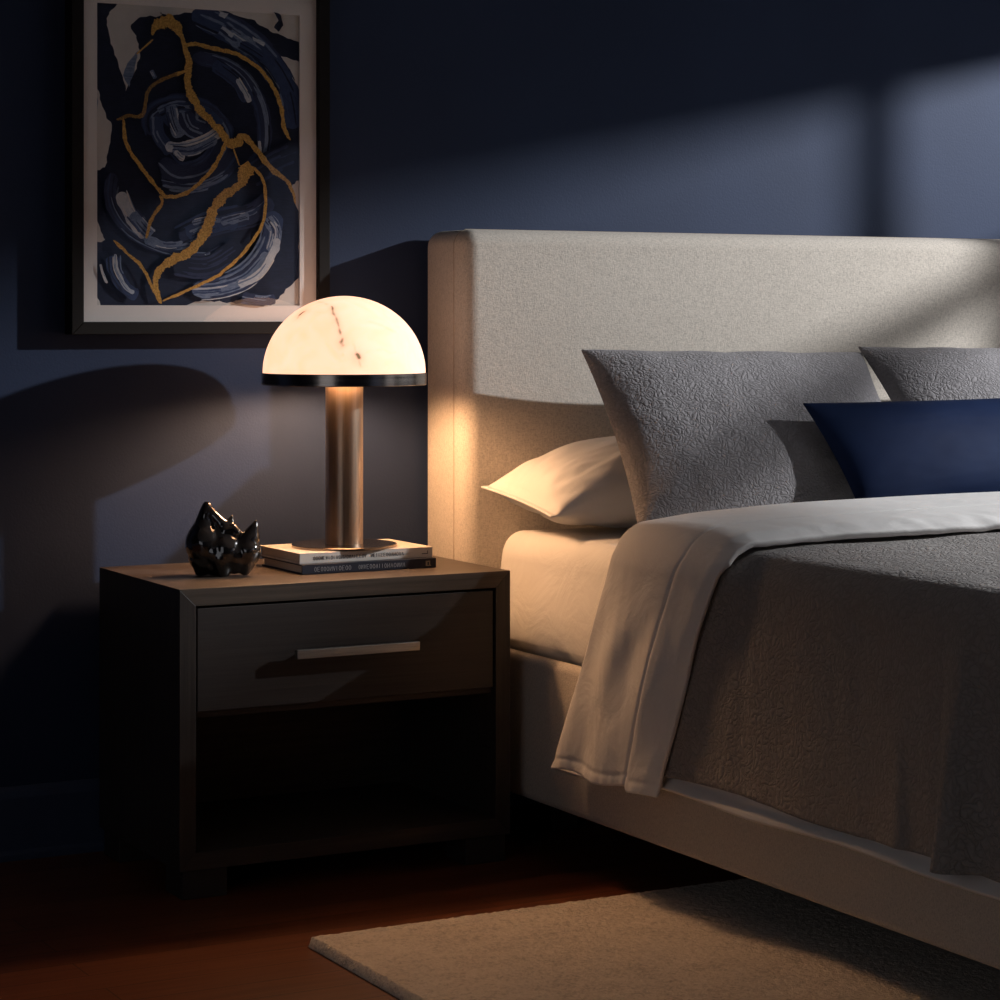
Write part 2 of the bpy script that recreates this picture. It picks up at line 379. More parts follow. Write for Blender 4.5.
# ------------------------------------------------------------------ books
def xform(bm, loc, rz):
    bmesh.ops.transform(bm, matrix=Matrix.Translation(loc) @ Matrix.Rotation(rz, 4, 'Z'), verts=bm.verts); return bm
def glyph_row(x0, x1, zc, h, rnd, seps=(), dens=1.0):
    """rows of upright, slanted and round letter strokes on the spine (y = 0 plane facing -y)"""
    bm = bmesh.new(); x = x0; t = .0008
    def bar(xa, za, xb, zb, w=t):
        d = Vector((xb - xa, 0, zb - za)); 
        if d.length < 1e-6: return
        n = Vector((-d.z, 0, d.x)).normalized() * w / 2
        a, c = Vector((xa, -.0004, za)), Vector((xb, -.0004, zb))
        lo = [bm.verts.new(p) for p in (a - n, c - n, c + n, a + n)]; hi = [bm.verts.new(p + Vector((0, .0009, 0))) for p in (a - n, c - n, c + n, a + n)]
        bm.faces.new(lo)
        for i in range(4): bm.faces.new((lo[i], hi[i], hi[(i + 1) % 4], lo[(i + 1) % 4]))
    while x < x1:
        if any(a < x < c for a, c in seps): x += .003; continue
        w = h * rnd.uniform(.4, .62); k = rnd.randrange(6); b0, t0 = zc - h / 2, zc + h / 2
        if k == 0: bar(x, b0, x, t0); bar(x, b0, x + w, t0, t * .7); bar(x + w, b0, x + w, t0)
        elif k == 1: bar(x, t0, x + w / 2, b0); bar(x + w / 2, b0, x + w, t0, t * .7)
        elif k == 2: bar(x, b0, x + w / 2, t0, t * .7); bar(x + w / 2, t0, x + w, b0)
        elif k == 3: bar(x, b0, x, t0); bar(x, t0, x + w, t0, t * .8); bar(x, zc, x + w * .8, zc, t * .8); bar(x, b0, x + w, b0, t * .8)
        elif k == 4:
            p = [(x + w / 2 + w / 2 * math.cos(q * PI / 4), zc + h / 2 * math.sin(q * PI / 4)) for q in range(9)]
            for a, c in zip(p, p[1:]): bar(*a, *c)
        else: bar(x + w * .3, b0, x + w * .3, t0)
        x += w + h * .28
    return bm
def book(loc, rz, w, d, z0, h, cov, name_label, ink, spec, mark, ink2):
    root = thing('book', name_label, 'book', (loc[0], loc[1], z0))
    def P(nm, bm, m, **k): return obj(nm, xform(bm, (loc[0], loc[1], z0), rz), m, root, **k)
    c = .0026
    b = bmesh.new()
    box(-w / 2, w / 2, -d / 2, d / 2, 0, c, .0008, bm=b); box(-w / 2, w / 2, -d / 2, d / 2, h - c, h, .0008, bm=b)
    box(-w / 2, w / 2, -d / 2, -d / 2 + c, .0003, h - .0003, .0008, bm=b)
    P('cover', b, cov)
    P('page_block', box(-w / 2 + .004, w / 2 - .004, -d / 2 + c, d / 2 - .004, c, h - c), M['page'], label='pale page edges')
    g = spec(); bmesh.ops.translate(g, verts=g.verts, vec=(0, -d / 2 - .0002, 0)); P('spine_lettering', g, ink)
    g = mark(); bmesh.ops.translate(g, verts=g.verts, vec=(0, -d / 2 - .0002, 0)); P('spine_mark', g, ink2)
def mark_l(w, h):
    def f():
        b = bmesh.new(); box(w / 2 - .022, w / 2 - .008, -.0003, .0005, h * .34, h * .42, bm=b); box(w / 2 - .0095, w / 2 - .008, -.0003, .0005, h * .34, h * .66, bm=b); return b
    return f
def mark_crest(w, h):
    def f():
        b = bmesh.new(); box(w / 2 - .021, w / 2 - .017, -.0003, .0005, h * .3, h * .75, bm=b); box(w / 2 - .0135, w / 2 - .011, -.0003, .0005, h * .3, h * .75, bm=b)
        box(w / 2 - .021, w / 2 - .011, -.0003, .0005, h * .62, h * .75, bm=b); box(w / 2 - .021, w / 2 - .009, -.0003, .0005, h * .22, h * .3, bm=b); return b
    return f
BW, BD = .29, .205
def spec_top(): return glyph_row(-.118, .080, .0105, .0072, random.Random(3), ((-.003, .009),))
def spec_low(): return glyph_row(-.122, .075, .0095, .0085, random.Random(11), ((-.042, -.026),))
book((2.067, 4.452), 0.0, .298, .205, NH, .0195, M['book_navy'], 'navy hardback book with silver lettering, lying under the cream book', M['ink_pale'], spec_low, mark_crest(.292, .0195), M['ink_gold'])
book((2.066, 4.464), math.radians(.6), .298, .200, NH + .0196, .0215, M['book_cream'], 'cream hardback book with grey lettering, directly under the lamp base', M['ink_dark'], spec_top, mark_l(.292, .0215), M['ink_dark'])
ZB = NH + .0196 + .0216

# ------------------------------------------------------------------ table lamp
LX, LY = 2.060, 4.458
lamp = thing('table_lamp', 'lit table lamp with white veined stone dome on bronze column', 'lamp', (LX, LY, ZB))
obj('base', lathe([(0, ZB), (.105, ZB), (.108, ZB + .001), (.108, ZB + .0045), (.1065, ZB + .006), (0, ZB + .006)], LX, LY), M['base'], lamp, True, autos=35)
obj('column', lathe([(0, ZB + .006), (.0385, ZB + .006), (.0385, .962), (.034, .966), (0, .966)], LX, LY), M['bronze'], lamp, True, autos=35)
RZ0, RZ1, RR = .9575, .982, .1685
obj('rim', lathe([(RR - .006, RZ0), (RR, RZ0), (RR + .0008, RZ0 + .001), (RR + .0008, RZ1 - .001), (RR, RZ1), (RR - .006, RZ1), (RR - .006, RZ0)], LX, LY, 128), M['rim'], lamp, True, autos=35, label='dark polished metal rim band')
DH = 1.139 - RZ1; DR = .1665
prof = [(DR * math.cos(k / 160 * PI / 2), RZ1 + DH * math.sin(k / 160 * PI / 2)) for k in range(161)]; prof[-1] = (0, prof[-1][1])
bm = lathe(prof, LX, LY, 420)
dome = obj('lamp_shade', bm, M['alabaster'], lamp, True, label='glowing white stone dome with brown veins')
# brown veins: distances on the dome to a few cracks (right, up) measured from the dome's axis
RV = Vector((.8786, -.4776, 0)); FV = Vector((-.4776, -.8786, 0))
def on_dome(a, h):
    d = math.sqrt(max(0, DR * DR * (1 - (h / DH) ** 2) - a * a)); return RV * a + FV * d * 1.0 + Vector((0, 0, RZ1 + h))
cracks = [([(-.094, .119), (-.087, .125)], .0050, 1.0), ([(-.094, .119), (-.099, .112)], .004, .5), ([(-.030, .136), (-.025, .124), (-.014, .103), (-.008, .086), (-.002, .062)], .0030, .9), ([(-.002, .062), (0, .04)], .002, .25), ([(-.004, .066), (-.001, .059)], .0038, .9),
          ([(.026, .041), (.028, .035)], .0052, 1.0), ([(.027, .040), (.034, .016)], .002, .4), ([(.026, .041), (.019, .060)], .002, .4), ([(-.060, .146), (-.030, .137)], .0025, .35), ([(.05, .105), (.07, .10), (.10, .085)], .006, .15), ([(-.087, .125), (-.05, .125)], .003, .15), ([(.027, .04), (.06, .05), (.10, .045)], .0035, .1)]
att = dome.data.attributes.new('vein', 'FLOAT', 'POINT')
segs = [(on_dome(p[0] + .009, p[1] - .001), on_dome(q[0] + .009, q[1] - .001), w * .85, s) for pts, w, s in cracks for p, q in zip(pts, pts[1:])]
vals = []
for v in dome.data.vertices:
    co = v.co + Vector((0, 0, ZB)); f = 0
    if co.dot(FV) > 0:
        jit = Vector((nz(co.x * 60, co.y * 60, co.z * 60), nz(co.x * 60 + 9, co.y * 60, co.z * 60), nz(co.x * 60, co.y * 60 + 9, co.z * 60))) * .004
        for p, q, w, s in segs:
            c, t = mgeo.intersect_point_line(co + jit, p, q); t = max(0, min(1, t)); d = (co + jit - p.lerp(q, t)).length
            f = max(f, s * math.exp(-(d / w) ** 2)); f = max(f, .22 * s * math.exp(-(d / (w * 3.2)) ** 2))
    vals.append(f)
att.data.foreach_set('value', vals)
obj('bulb', lathe([(0, .966), (.014, .966), (.014, .985), (.03, 1.005), (.034, 1.022), (.028, 1.042), (.014, 1.053), (0, 1.056)], LX, LY, 48), M['bulb'], lamp, True)
ld = bpy.data.lights.new('bulb_light', 'POINT'); ld.energy = 17; ld.color = (1, .56, .28); ld.shadow_soft_size = .045
lo = bpy.data.objects.new('bulb_light', ld); COL.objects.link(lo); lo.parent = lamp
lo.location = Vector((0, 0, 1.03 - ZB))

# ------------------------------------------------------------------ sculpture
bm = bmesh.new()
def blob(px, pz, r, dy=0, rx=1, rz=1, ry=1, tilt=0):
    S = 1 / 5440
    b = bmesh.new(); bmesh.ops.create_icosphere(b, subdivisions=3, radius=r * S)
    bmesh.ops.transform(b, matrix=Matrix.Translation(((px - 500) * S, dy * S, (905 - pz) * S)) @ Matrix.Rotation(math.radians(tilt), 4, 'Y') @ Matrix.Diagonal((rx, ry, rz, 1)), verts=b.verts); join(bm, b)
def chain(pts, n=14):
    for (a, c) in zip(pts, pts[1:]):
        for k in range(n + 1):
            t = k / n; blob(lerp(a[0], c[0], t), lerp(a[1], c[1], t), lerp(a[2], c[2], t), lerp(a[3], c[3], t))
blob(300, 570, 205, 10, 1, 1.25, 1.05, -4)
chain([(290, 480, 165, 10), (300, 330, 100, 5), (318, 225, 78, 0), (332, 165, 62, 0)])
chain([(345, 160, 38, -5), (400, 250, 56, -10), (480, 340, 72, -10), (560, 400, 75, 0)])
chain([(545, 400, 80, 20), (580, 310, 42, 15), (592, 262, 20, 15)], 8)
chain([(540, 430, 75, -40), (610, 400, 60, -35), (640, 440, 60, -30)], 6)
blob(520, 650, 190, -20, 1, 1.2, 1)
chain([(730, 640, 150, 20), (790, 500, 105, 15), (830, 390, 56, 10), (850, 318, 20, 10)])
chain([(760, 640, 150, 0), (740, 790, 90, 0), (735, 850, 62, 0)], 10)
chain([(270, 700, 150, 0), (270, 840, 85, 0)], 8)
chain([(500, 700, 150, -60), (505, 835, 85, -70)], 8)
chain([(380, 700, 120, 100), (400, 840, 70, 110)], 8)
blob(430, 640, 190, -10); blob(620, 690, 165, -10); blob(400, 770, 140, 0); blob(620, 770, 120, 0); blob(450, 480, 110, 0)
for v in bm.verts: v.co.z = max(v.co.z, .0) 
SC = (1.776, 4.413, NH)
bmesh.ops.transform(bm, matrix=Matrix.Translation(SC) @ Matrix.Rotation(math.radians(-28.5), 4, 'Z'), verts=bm.verts)
sc = obj('sculpture', bm, M['sculpt'], origin=SC)
tag(sc, 'glossy black abstract sculpture with two horn-like peaks beside the books', 'sculpture')
md = sc.modifiers.new('fuse', 'REMESH'); md.mode = 'VOXEL'; md.voxel_size = .0019; md.use_smooth_shade = True
md = sc.modifiers.new('soften', 'SMOOTH'); md.factor = .5; md.iterations = 12
tx = bpy.data.textures.new('lumps', 'CLOUDS'); tx.noise_scale = .03; tx.noise_depth = 1
md = sc.modifiers.new('lumps', 'DISPLACE'); md.texture = tx; md.strength = .0045; md.texture_coords = 'LOCAL'; md.mid_level = .5
md = sc.modifiers.new('settle', 'SMOOTH'); md.factor = .5; md.iterations = 3

# ------------------------------------------------------------------ framed picture
PX0, PX1, PZ0, PZ1 = 1.552, 2.126, 1.060, 1.802
PYF = 4.672
pic = thing('framed_picture', 'black framed abstract painting of navy swirls and gold veins hanging above nightstand', 'picture', ((PX0 + PX1) / 2, YW - .03, PZ0))
fw = .026
def frame_bar(p):   # four corner points outer->inner of one mitred bar
    bm = bmesh.new(); f = [bm.verts.new((x, PYF, z)) for x, z in p]; k = [bm.verts.new((x, YW - .002, z)) for x, z in p]
    bm.faces.new(f); bm.faces.new(k[::-1])
    for i in range(4): bm.faces.new((f[i], k[i], k[(i + 1) % 4], f[(i + 1) % 4]))
    bmesh.ops.recalc_face_normals(bm, faces=bm.faces); bmesh.ops.bevel(bm, geom=bm.edges[:], offset=.0015, segments=2, profile=.5, affect='EDGES'); return bm
b = bmesh.new()
o4 = [(PX0, PZ0), (PX1, PZ0), (PX1, PZ1), (PX0, PZ1)]; i4 = [(PX0 + fw, PZ0 + fw), (PX1 - fw, PZ0 + fw), (PX1 - fw, PZ1 - fw), (PX0 + fw, PZ1 - fw)]
for i in range(4): join(b, frame_bar([o4[i], o4[(i + 1) % 4], i4[(i + 1) % 4], i4[i]]))
obj('frame', b, M['frame'], pic)
AX0, AX1, AZ0, AZ1 = 1.611, 2.062, 1.120, 1.739
b = bmesh.new(); m0, m1 = 4.688, 4.692
for q in ((PX0 + fw - .004, AX0, PZ0 + fw - .004, PZ1 - fw + .004), (AX1, PX1 - fw + .004, PZ0 + fw - .004, PZ1 - fw + .004), (AX0, AX1, PZ0 + fw - .004, AZ0), (AX0, AX1, AZ1, PZ1 - fw + .004)):
    box(q[0], q[1], m0, m1, q[2], q[3], bm=b)
obj('mat', b, M['mat'], pic, label='cream mat board border')
# the painting: paper, brush strokes and gold leaf as thin layers of paint
pb = bmesh.new(); uvl = pb.loops.layers.uv.new('UVMap')
def a2w(x, y, lay):
    u = (x - 283.5) / 597.0; v = (y - (10 + 36 * u)) / (888 - 34 * u)
    u = max(0, min(1, u)); v = max(0, min(1, v))
    return Vector((lerp(AX0 - .003, AX1 + .003, u), 4.6935 - lay * .00003, lerp(AZ1 + .003, AZ0 - .003, v)))
LAYER = [0]
def poly(pts, mi, rough=4, sub=6):
    LAYER[0] += 1
    ring = []
    for i, p in enumerate(pts):
        q = pts[(i + 1) % len(pts)]
        for k in range(sub):
            t = k / sub; x, y = lerp(p[0], q[0], t), lerp(p[1], q[1], t)
            ring.append((x + rough * nz(x * .06, y * .06, LAYER[0]), y + rough * nz(x * .06, y * .06, LAYER[0] + 50)))
    vs = [pb.verts.new(a2w(x, y, LAYER[0])) for x, y in ring]
    tri = mgeo.tessellate_polygon([[Vector((x, -y, 0)) for x, y in ring]])
    for t in tri:
        try: f = pb.faces.new([vs[i] for i in t])
        except ValueError: continue
        f.material_index = mi
        for l in f.loops: l[uvl].uv = (l.vert.co.x * 2, l.vert.co.z * 2)
def spline(pts, n=10):
    out = []
    P = [pts[0]] + list(pts) + [pts[-1]]
    for i in range(1, len(P) - 2):
        for k in range(n):
            t = k / n; r = []
            for d in range(len(pts[0])):
                p0, p1, p2, p3 = (P[i + q][d] for q in (-1, 0, 1, 2))
                r.append(.5 * (2 * p1 + (p2 - p0) * t + (2 * p0 - 5 * p1 + 4 * p2 - p3) * t * t + (3 * p1 - p0 - 3 * p2 + p3) * t ** 3))
            out.append(tuple(r))
    out.append(pts[-1]); return out
def stroke(pts, mi, w=None, rough=.12, taper=True, n=10, jag=0):
    LAYER[0] += 1
    pts = [(p[0], p[1], p[2] if len(p) > 2 else w) for p in pts]; s = spline(pts, n); L = []; acc = 0
    for i, (x, y, ww) in enumerate(s):
        a = s[max(0, i - 1)]; c = s[min(len(s) - 1, i + 1)]; dx, dy = c[0] - a[0], c[1] - a[1]; m = math.hypot(dx, dy) or 1
        nx, ny = -dy / m, dx / m; t = i / (len(s) - 1)
        e = min(1, math.sqrt(min(t, 1 - t) * 9) + .12) if taper else 1
        r1 = 1 + rough * nz(x * .05, y * .05, LAYER[0]) + jag * nz(x * .25, y * .25, LAYER[0]); r2 = 1 + rough * nz(x * .05, y * .05, LAYER[0] + 31) + jag * nz(x * .25, y * .25, LAYER[0] + 31)
        h = ww / 2 * e
        L.append([pb.verts.new(a2w(x + nx * h * lerp(r1, -r2, q / 3), y + ny * h * lerp(r1, -r2, q / 3), LAYER[0])) for q in range(4)]); acc = t
    for i in range(len(L) - 1):
        for q in range(3):
            f = pb.faces.new((L[i][q], L[i + 1][q], L[i + 1][q + 1], L[i][q + 1])); f.material_index = mi
            for l, (u, v) in zip(f.loops, ((i, q), (i + 1, q), (i + 1, q + 1), (i, q + 1))): l[uvl].uv = (u / len(L), v / 3 * .12)
INK, CREAM, SLATE, DEEP, STEEL, PALE, GOLD = range(7)
_stroke = stroke
def stroke(pts, mi, w=None, rough=.12, taper=True, n=10, jag=0):
    _stroke(pts, mi, w, rough, taper, n, jag)
    if mi == GOLD or w is None: return
    rnd = random.Random(int(pts[0][0] * 7 + pts[0][1] + mi)); s = spline([p[:2] for p in pts], 8); m = len(s) - 1
    near = {INK: (SLATE, INK), CREAM: (CREAM, PALE), SLATE: (DEEP, INK, SLATE, STEEL), DEEP: (SLATE, INK, STEEL, DEEP), STEEL: (DEEP, PALE, SLATE), PALE: (STEEL, CREAM, PALE)}[mi]
    for q in range(int(3 + w / 5)):
        a = int(rnd.uniform(-.1, .55) * m); c = int(a + rnd.uniform(.35, .7) * m); off = rnd.uniform(-.62, .62) * w; seg = []
        for i in range(max(0, a), min(m, c) + 1, 2):
            x0, y0 = s[max(0, i - 1)]; x1, y1 = s[min(m, i + 1)]; L = math.hypot(x1 - x0, y1 - y0) or 1
            seg.append((s[i][0] - (y1 - y0) / L * off, s[i][1] + (x1 - x0) / L * off))
        if len(seg) > 2: _stroke(seg, rnd.choice(near), rnd.uniform(.035, .13) * w + 1.2, .6, True, 5)
poly([(280, 0), (890, 0), (890, 905), (280, 905)], CREAM, 0, 1)
poly([(287, 10), (345, 12), (318, 60), (330, 130), (362, 230), (372, 268), (400, 205), (412, 150), (385, 85), (402, 58), (475, 50), (470, 42), (520, 30), (640, 40), (735, 60), (800, 100), (884, 130), (884, 185), (822, 168), (850, 230), (879, 330), (880, 530), (858, 542), (862, 590), (878, 625), (877, 815), (830, 860), (790, 893), (700, 890), (600, 880), (520, 896), (292, 897), (281, 850), (283, 715), (312, 704), (283, 640), (282, 505), (312, 495), (332, 370), (315, 350), (287, 260)], INK, 7, 8)
poly([(283, 862), (296, 880), (300, 899), (281, 899)], CREAM, 2)
poly([(283, 260), (292, 300), (286, 360), (282, 360)], STEEL, 3)
poly([(375, 190), (405, 155), (395, 205), (378, 262), (362, 225)], STEEL, 5)
poly([(490, 22), (640, 36), (645, 46), (540, 40), (500, 52), (470, 44)], CREAM, 3)
stroke([(560, 40), (680, 95), (770, 165), (840, 270), (862, 380)], DEEP, 72, .2)
stroke([(645, 85), (680, 110), (740, 150)], STEEL, 48, .25)
stroke([(700, 130), (790, 190), (845, 280)], DEEP, 30, .3)
poly([(735, 110), (775, 130), (770, 140), (740, 122)], PALE, 3)
poly([(640, 38), (665, 45), (655, 60), (636, 50)], PALE, 3)
stroke([(560, 170), (650, 190), (720, 240), (765, 330), (768, 440), (720, 500)], SLATE, 44, .2)
stroke([(620, 190), (690, 240), (725, 300)], DEEP, 40, .25)
stroke([(690, 235), (715, 275), (728, 303)], PALE, 16, .5)
stroke([(470, 520), (560, 530), (640, 500), (680, 450)], SLATE, 60, .25)
stroke([(450, 400), (445, 345), (500, 312), (580, 318), (635, 365), (650, 420), (600, 490), (520, 510), (470, 470)], SLATE, 60, .2)
stroke([(470, 350), (520, 330), (590, 345), (630, 385)], DEEP, 66, .2)
stroke([(455, 345), (462, 400), (500, 450)], DEEP, 38, .2)
stroke([(495, 315), (505, 360), (525, 405)], STEEL, 36, .3)
stroke([(540, 330), (555, 370), (600, 390)], SLATE, 50, .2)
stroke([(480, 432), (540, 432), (600, 412), (640, 385)], PALE, 30, .35)
stroke([(500, 445), (560, 445), (630, 410)], STEEL, 26, .35)
stroke([(508, 445), (522, 462), (535, 468)], PALE, 16, .5)
stroke([(440, 210), (452, 235)], STEEL, 12, .3)
stroke([(755, 415), (757, 450)], PALE, 8, .5)
stroke([(720, 520), (800, 470), (870, 440)], INK, 60, .2)
stroke([(330, 510), (325, 590), (370, 670), (450, 720), (540, 745)], SLATE, 34, .25)
stroke([(352, 565), (372, 620), (400, 665), (425, 695)], PALE, 34, .35)
stroke([(385, 625), (420, 670), (440, 690)], STEEL, 34, .35)
stroke([(420, 700), (480, 722), (560, 715)], STEEL, 26, .35)
stroke([(520, 700), (600, 660), (680, 640), (740, 625), (790, 585)], SLATE, 58, .25)
stroke([(540, 690), (600, 665), (690, 650)], DEEP, 40, .35)
stroke([(555, 655), (600, 645), (640, 650)], STEEL, 14, .5)
stroke([(640, 655), (690, 640), (722, 632)], STEEL, 26, .5)
stroke([(560, 740), (590, 745), (608, 742)], STEEL, 8, .5)
stroke([(560, 850), (650, 835), (730, 790), (785, 710), (795, 620)], DEEP, 56, .25)
stroke([(555, 852), (640, 846), (720, 815), (785, 745)], STEEL, 44, .3)
stroke([(775, 640), (800, 680), (785, 740)], STEEL, 36, .4)
stroke([(690, 835), (750, 805), (795, 740), (808, 700)], PALE, 24, .5)
stroke([(500, 770), (600, 780), (700, 720)], INK, 60, .2)
stroke([(330, 750), (335, 800), (370, 850), (400, 865)], DEEP, 36, .3)
stroke([(335, 745), (338, 790), (365, 840), (388, 860)], PALE, 13, .6)
stroke([(293, 775), (300, 800), (313, 830)], PALE, 7, .6)
stroke([(700, 870), (760, 880), (800, 875)], SLATE, 30, .3)
poly([(795, 40), (815, 48), (822, 80), (808, 100), (795, 85), (808, 65)], INK, 3)
def gold(pts, w): _stroke(pts, GOLD, w, .6, True, 22, .35)
gold([(440, 110, 12), (448, 85, 30), (475, 70, 40), (500, 78, 30), (525, 115, 14), (535, 150, 16), (548, 200, 15), (540, 240, 18), (555, 290, 24), (592, 342, 20), (632, 382, 18), (660, 420, 24), (688, 420, 26), (706, 405, 20), (740, 440, 16), (790, 500, 14), (832, 530, 12), (852, 565, 11), (860, 600, 10)], 14)
gold([(530, 140), (540, 180), (535, 215)], 9)
gold([(530, 142), (560, 134), (610, 146), (680, 162), (750, 205), (790, 255), (815, 312), (826, 380), (844, 414)], 11)
gold([(545, 212), (490, 230), (432, 265), (412, 340), (372, 344), (338, 356)], 10)
gold([(358, 352), (368, 430), (415, 502), (460, 560), (488, 580), (550, 560), (612, 500), (640, 450), (655, 415)], 11)
gold([(462, 575), (466, 600), (440, 640), (422, 700)], 9)
gold([(718, 475, 10), (712, 500, 40), (695, 540, 26), (645, 578, 28), (615, 620, 28), (592, 680, 28), (550, 735, 26), (495, 765, 28), (462, 790, 20), (450, 832, 18), (465, 890, 14)], 26)
gold([(722, 488), (752, 512), (768, 555), (764, 645), (720, 722), (640, 800), (560, 842), (468, 882)], 9)
gold([(330, 705), (372, 746), (410, 782), (440, 842), (462, 888)], 9)
gold([(395, 165), (442, 122)], 5); gold([(675, 440), (692, 488)], 4)
obj('painting', pb, PAINT, pic, label='navy brush strokes with gold veins on cream paper')
b = box(PX0 + fw - .003, PX1 - fw + .003, 4.6795, 4.6815, PZ0 + fw - .003, PZ1 - fw + .003)
obj('glass', b, M['glass'], pic)

# ------------------------------------------------------------------ bed
BX0, BX1 = 2.372, 4.328
HBY = 4.510
bed = thing('bed_frame', 'oatmeal linen upholstered bed frame with tall headboard', 'bed', ((BX0 + BX1) / 2, 3.55, 0))
b = box(BX0 - .006, BX1 + .006, HBY, 4.712, .11, 1.284)
bmesh.ops.bevel(b, geom=[e for e in b.edges], offset=.036, segments=8, profile=.5, affect='EDGES')
obj('headboard', b, M['linen'], bed, True, label='tall padded linen headboard')
def seam(pts, r=.0016):
    bm = bmesh.new(); s = spline(pts, 8); prev = None
    for i, p in enumerate(s):
        a = Vector(s[max(0, i - 1)]); c = Vector(s[min(len(s) - 1, i + 1)]); d = (c - a).normalized(); x = d.orthogonal().normalized(); y = d.cross(x)
        if prev is not None: x = (pv - d * pv.dot(d)).normalized(); y = d.cross(x)
        pv = x
        ring = [bm.verts.new(Vector(p) + (x * math.cos(q * PI / 4) + y * math.sin(q * PI / 4)) * r) for q in range(8)]
        if prev:
            for q in range(8): bm.faces.new((prev[q], prev[(q + 1) % 8], ring[(q + 1) % 8], ring[q]))
        prev = ring
    return bm
M['seam'] = plain('seam_thread', (.42, .35, .28), .95)
hx, hz = BX0 - .006, 1.284
sy = HBY + .050; rr = .036
pts = [(hx, sy, z) for z in (.42, .7, .95, 1.15, hz - rr)] + [(hx + rr - rr * math.cos(a * PI / 16), sy, hz - rr + rr * math.sin(a * PI / 16)) for a in range(1, 9)] + [(x, sy, hz) for x in (2.5, 2.9, 3.4, 3.9, BX1 - .05)]
obj('headboard_seam', seam(pts, .0016), M['seam'], bed, True)
FY = 2.53
def rail(x0, x1, y0, y1): return box(x0, x1, y0, y1, .112, .408)
def soft(b, r=.025): bmesh.ops.bevel(b, geom=b.edges[:], offset=r, segments=5, profile=.5, affect='EDGES'); return b
obj('side_rail', soft(rail(BX0, BX0 + .033, FY, HBY + .02), .018), M['linen'], bed, True, autos=60)
obj('side_rail', soft(rail(BX1 - .033, BX1, FY, HBY + .02), .018), M['linen'], bed, True, autos=60)
obj('foot_rail', soft(rail(BX0, BX1, FY - .06, FY + .01), .018), M['linen'], bed, True, autos=60)
obj('slat_deck', box(BX0 + .03, BX1 - .03, FY + .012, HBY, .30, .375), M['leg'], bed)
for x in (BX0 + .16, BX1 - .22):
    for y, z in ((4.42, 0), (2.74, .0235)): obj('leg', box(x, x + .06, y, y + .06, z, .31, .003), M['leg'], bed)

# mattress with fitted sheet
MX0, MX1, MY0, MY1, MZ0, MZ1 = 2.408, 4.292, 2.55, 4.504, .377, .642
b = bmesh.new()
def rbox(bm, x0, x1, y0, y1, z0, z1, r, n=14):
    """rounded box as a dense cube pushed onto a rounded hull"""
    bmesh.ops.create_cube(bm, size=2); bmesh.ops.subdivide_edges(bm, edges=bm.edges[:], cuts=n, use_grid_fill=True)
    c = Vector(((x0 + x1) / 2, (y0 + y1) / 2, (z0 + z1) / 2)); h = Vector(((x1 - x0) / 2, (y1 - y0) / 2, (z1 - z0) / 2))
    for v in bm.verts:
        p = Vector((v.co[i] for i in range(3))); q = Vector()
        for i in range(3):
            s = abs(p[i]); k = (h[i] - r) / h[i]
            # spend a third of the samples on each rounded edge
            s2 = (s / .55) * k if s < .55 else k + (s - .55) / .45 * (1 - k); q[i] = math.copysign(s2 * h[i], p[i])
        inn = Vector((max(-h[i] + r, min(h[i] - r, q[i])) for i in range(3))); d = q - inn
        if d.length > 1e-9:
            m = max(abs(d[i]) for i in range(3)); d = d.normalized() * m
        v.co = c + inn + d
rbox(b, MX0, MX1, MY0, MY1, MZ0, MZ1, .055, 26)
bmesh.ops.subdivide_edges(b, edges=[e for e in b.edges if all(v.co.x < MX0 + .001 for v in e.verts)], cuts=2, use_grid_fill=True)
for v in b.verts:
    x, y, z = v.co
    if x < 2.6:
        w = sm(.52 - z, 0, .12)          # small gathers where the sheet tucks into the frame
        v.co.x += .006 * w * nz(y * 22, z * 3) + .004 * nz(y * 5, z * 7, 3)
        v.co.x += .027 * sm((z - .44) / .18) * max(0, (2.6 - x) / .2)
    v.co.z += .004 * nz(x * 4, y * 4, 9) * (1 if z > .6 else 0)
mt = obj('mattress', b, M['mattress'], origin=((MX0 + MX1) / 2, (MY0 + MY1) / 2, MZ0), smooth=True)
tag(mt, 'white mattress in a fitted sheet set inside the linen bed frame', 'mattress')

# draped bedding ------------------------------------------------------------
XC = (BX0 + BX1) / 2
def crown(x): return .018 * (1 - ((x - XC) / .98) ** 2)
def cross(s, X0, T, zh, r):
    """left half of the drape: s = length from the left hem; returns x, z, slope parameter (0 side .. 1 top)"""
    side = T - r - zh; arc = r * PI / 2
    if s < side: return X0, zh + s, 0
    if s < side + arc:
        a = (s - side) / r; return X0 + r - r * math.cos(a), T - r + r * math.sin(a), a / (PI / 2)
    return X0 + r + (s - side - arc), T, 1
def half_len(X0, T, zh, r): return T - r - zh + r * PI / 2 + (XC - X0 - r)

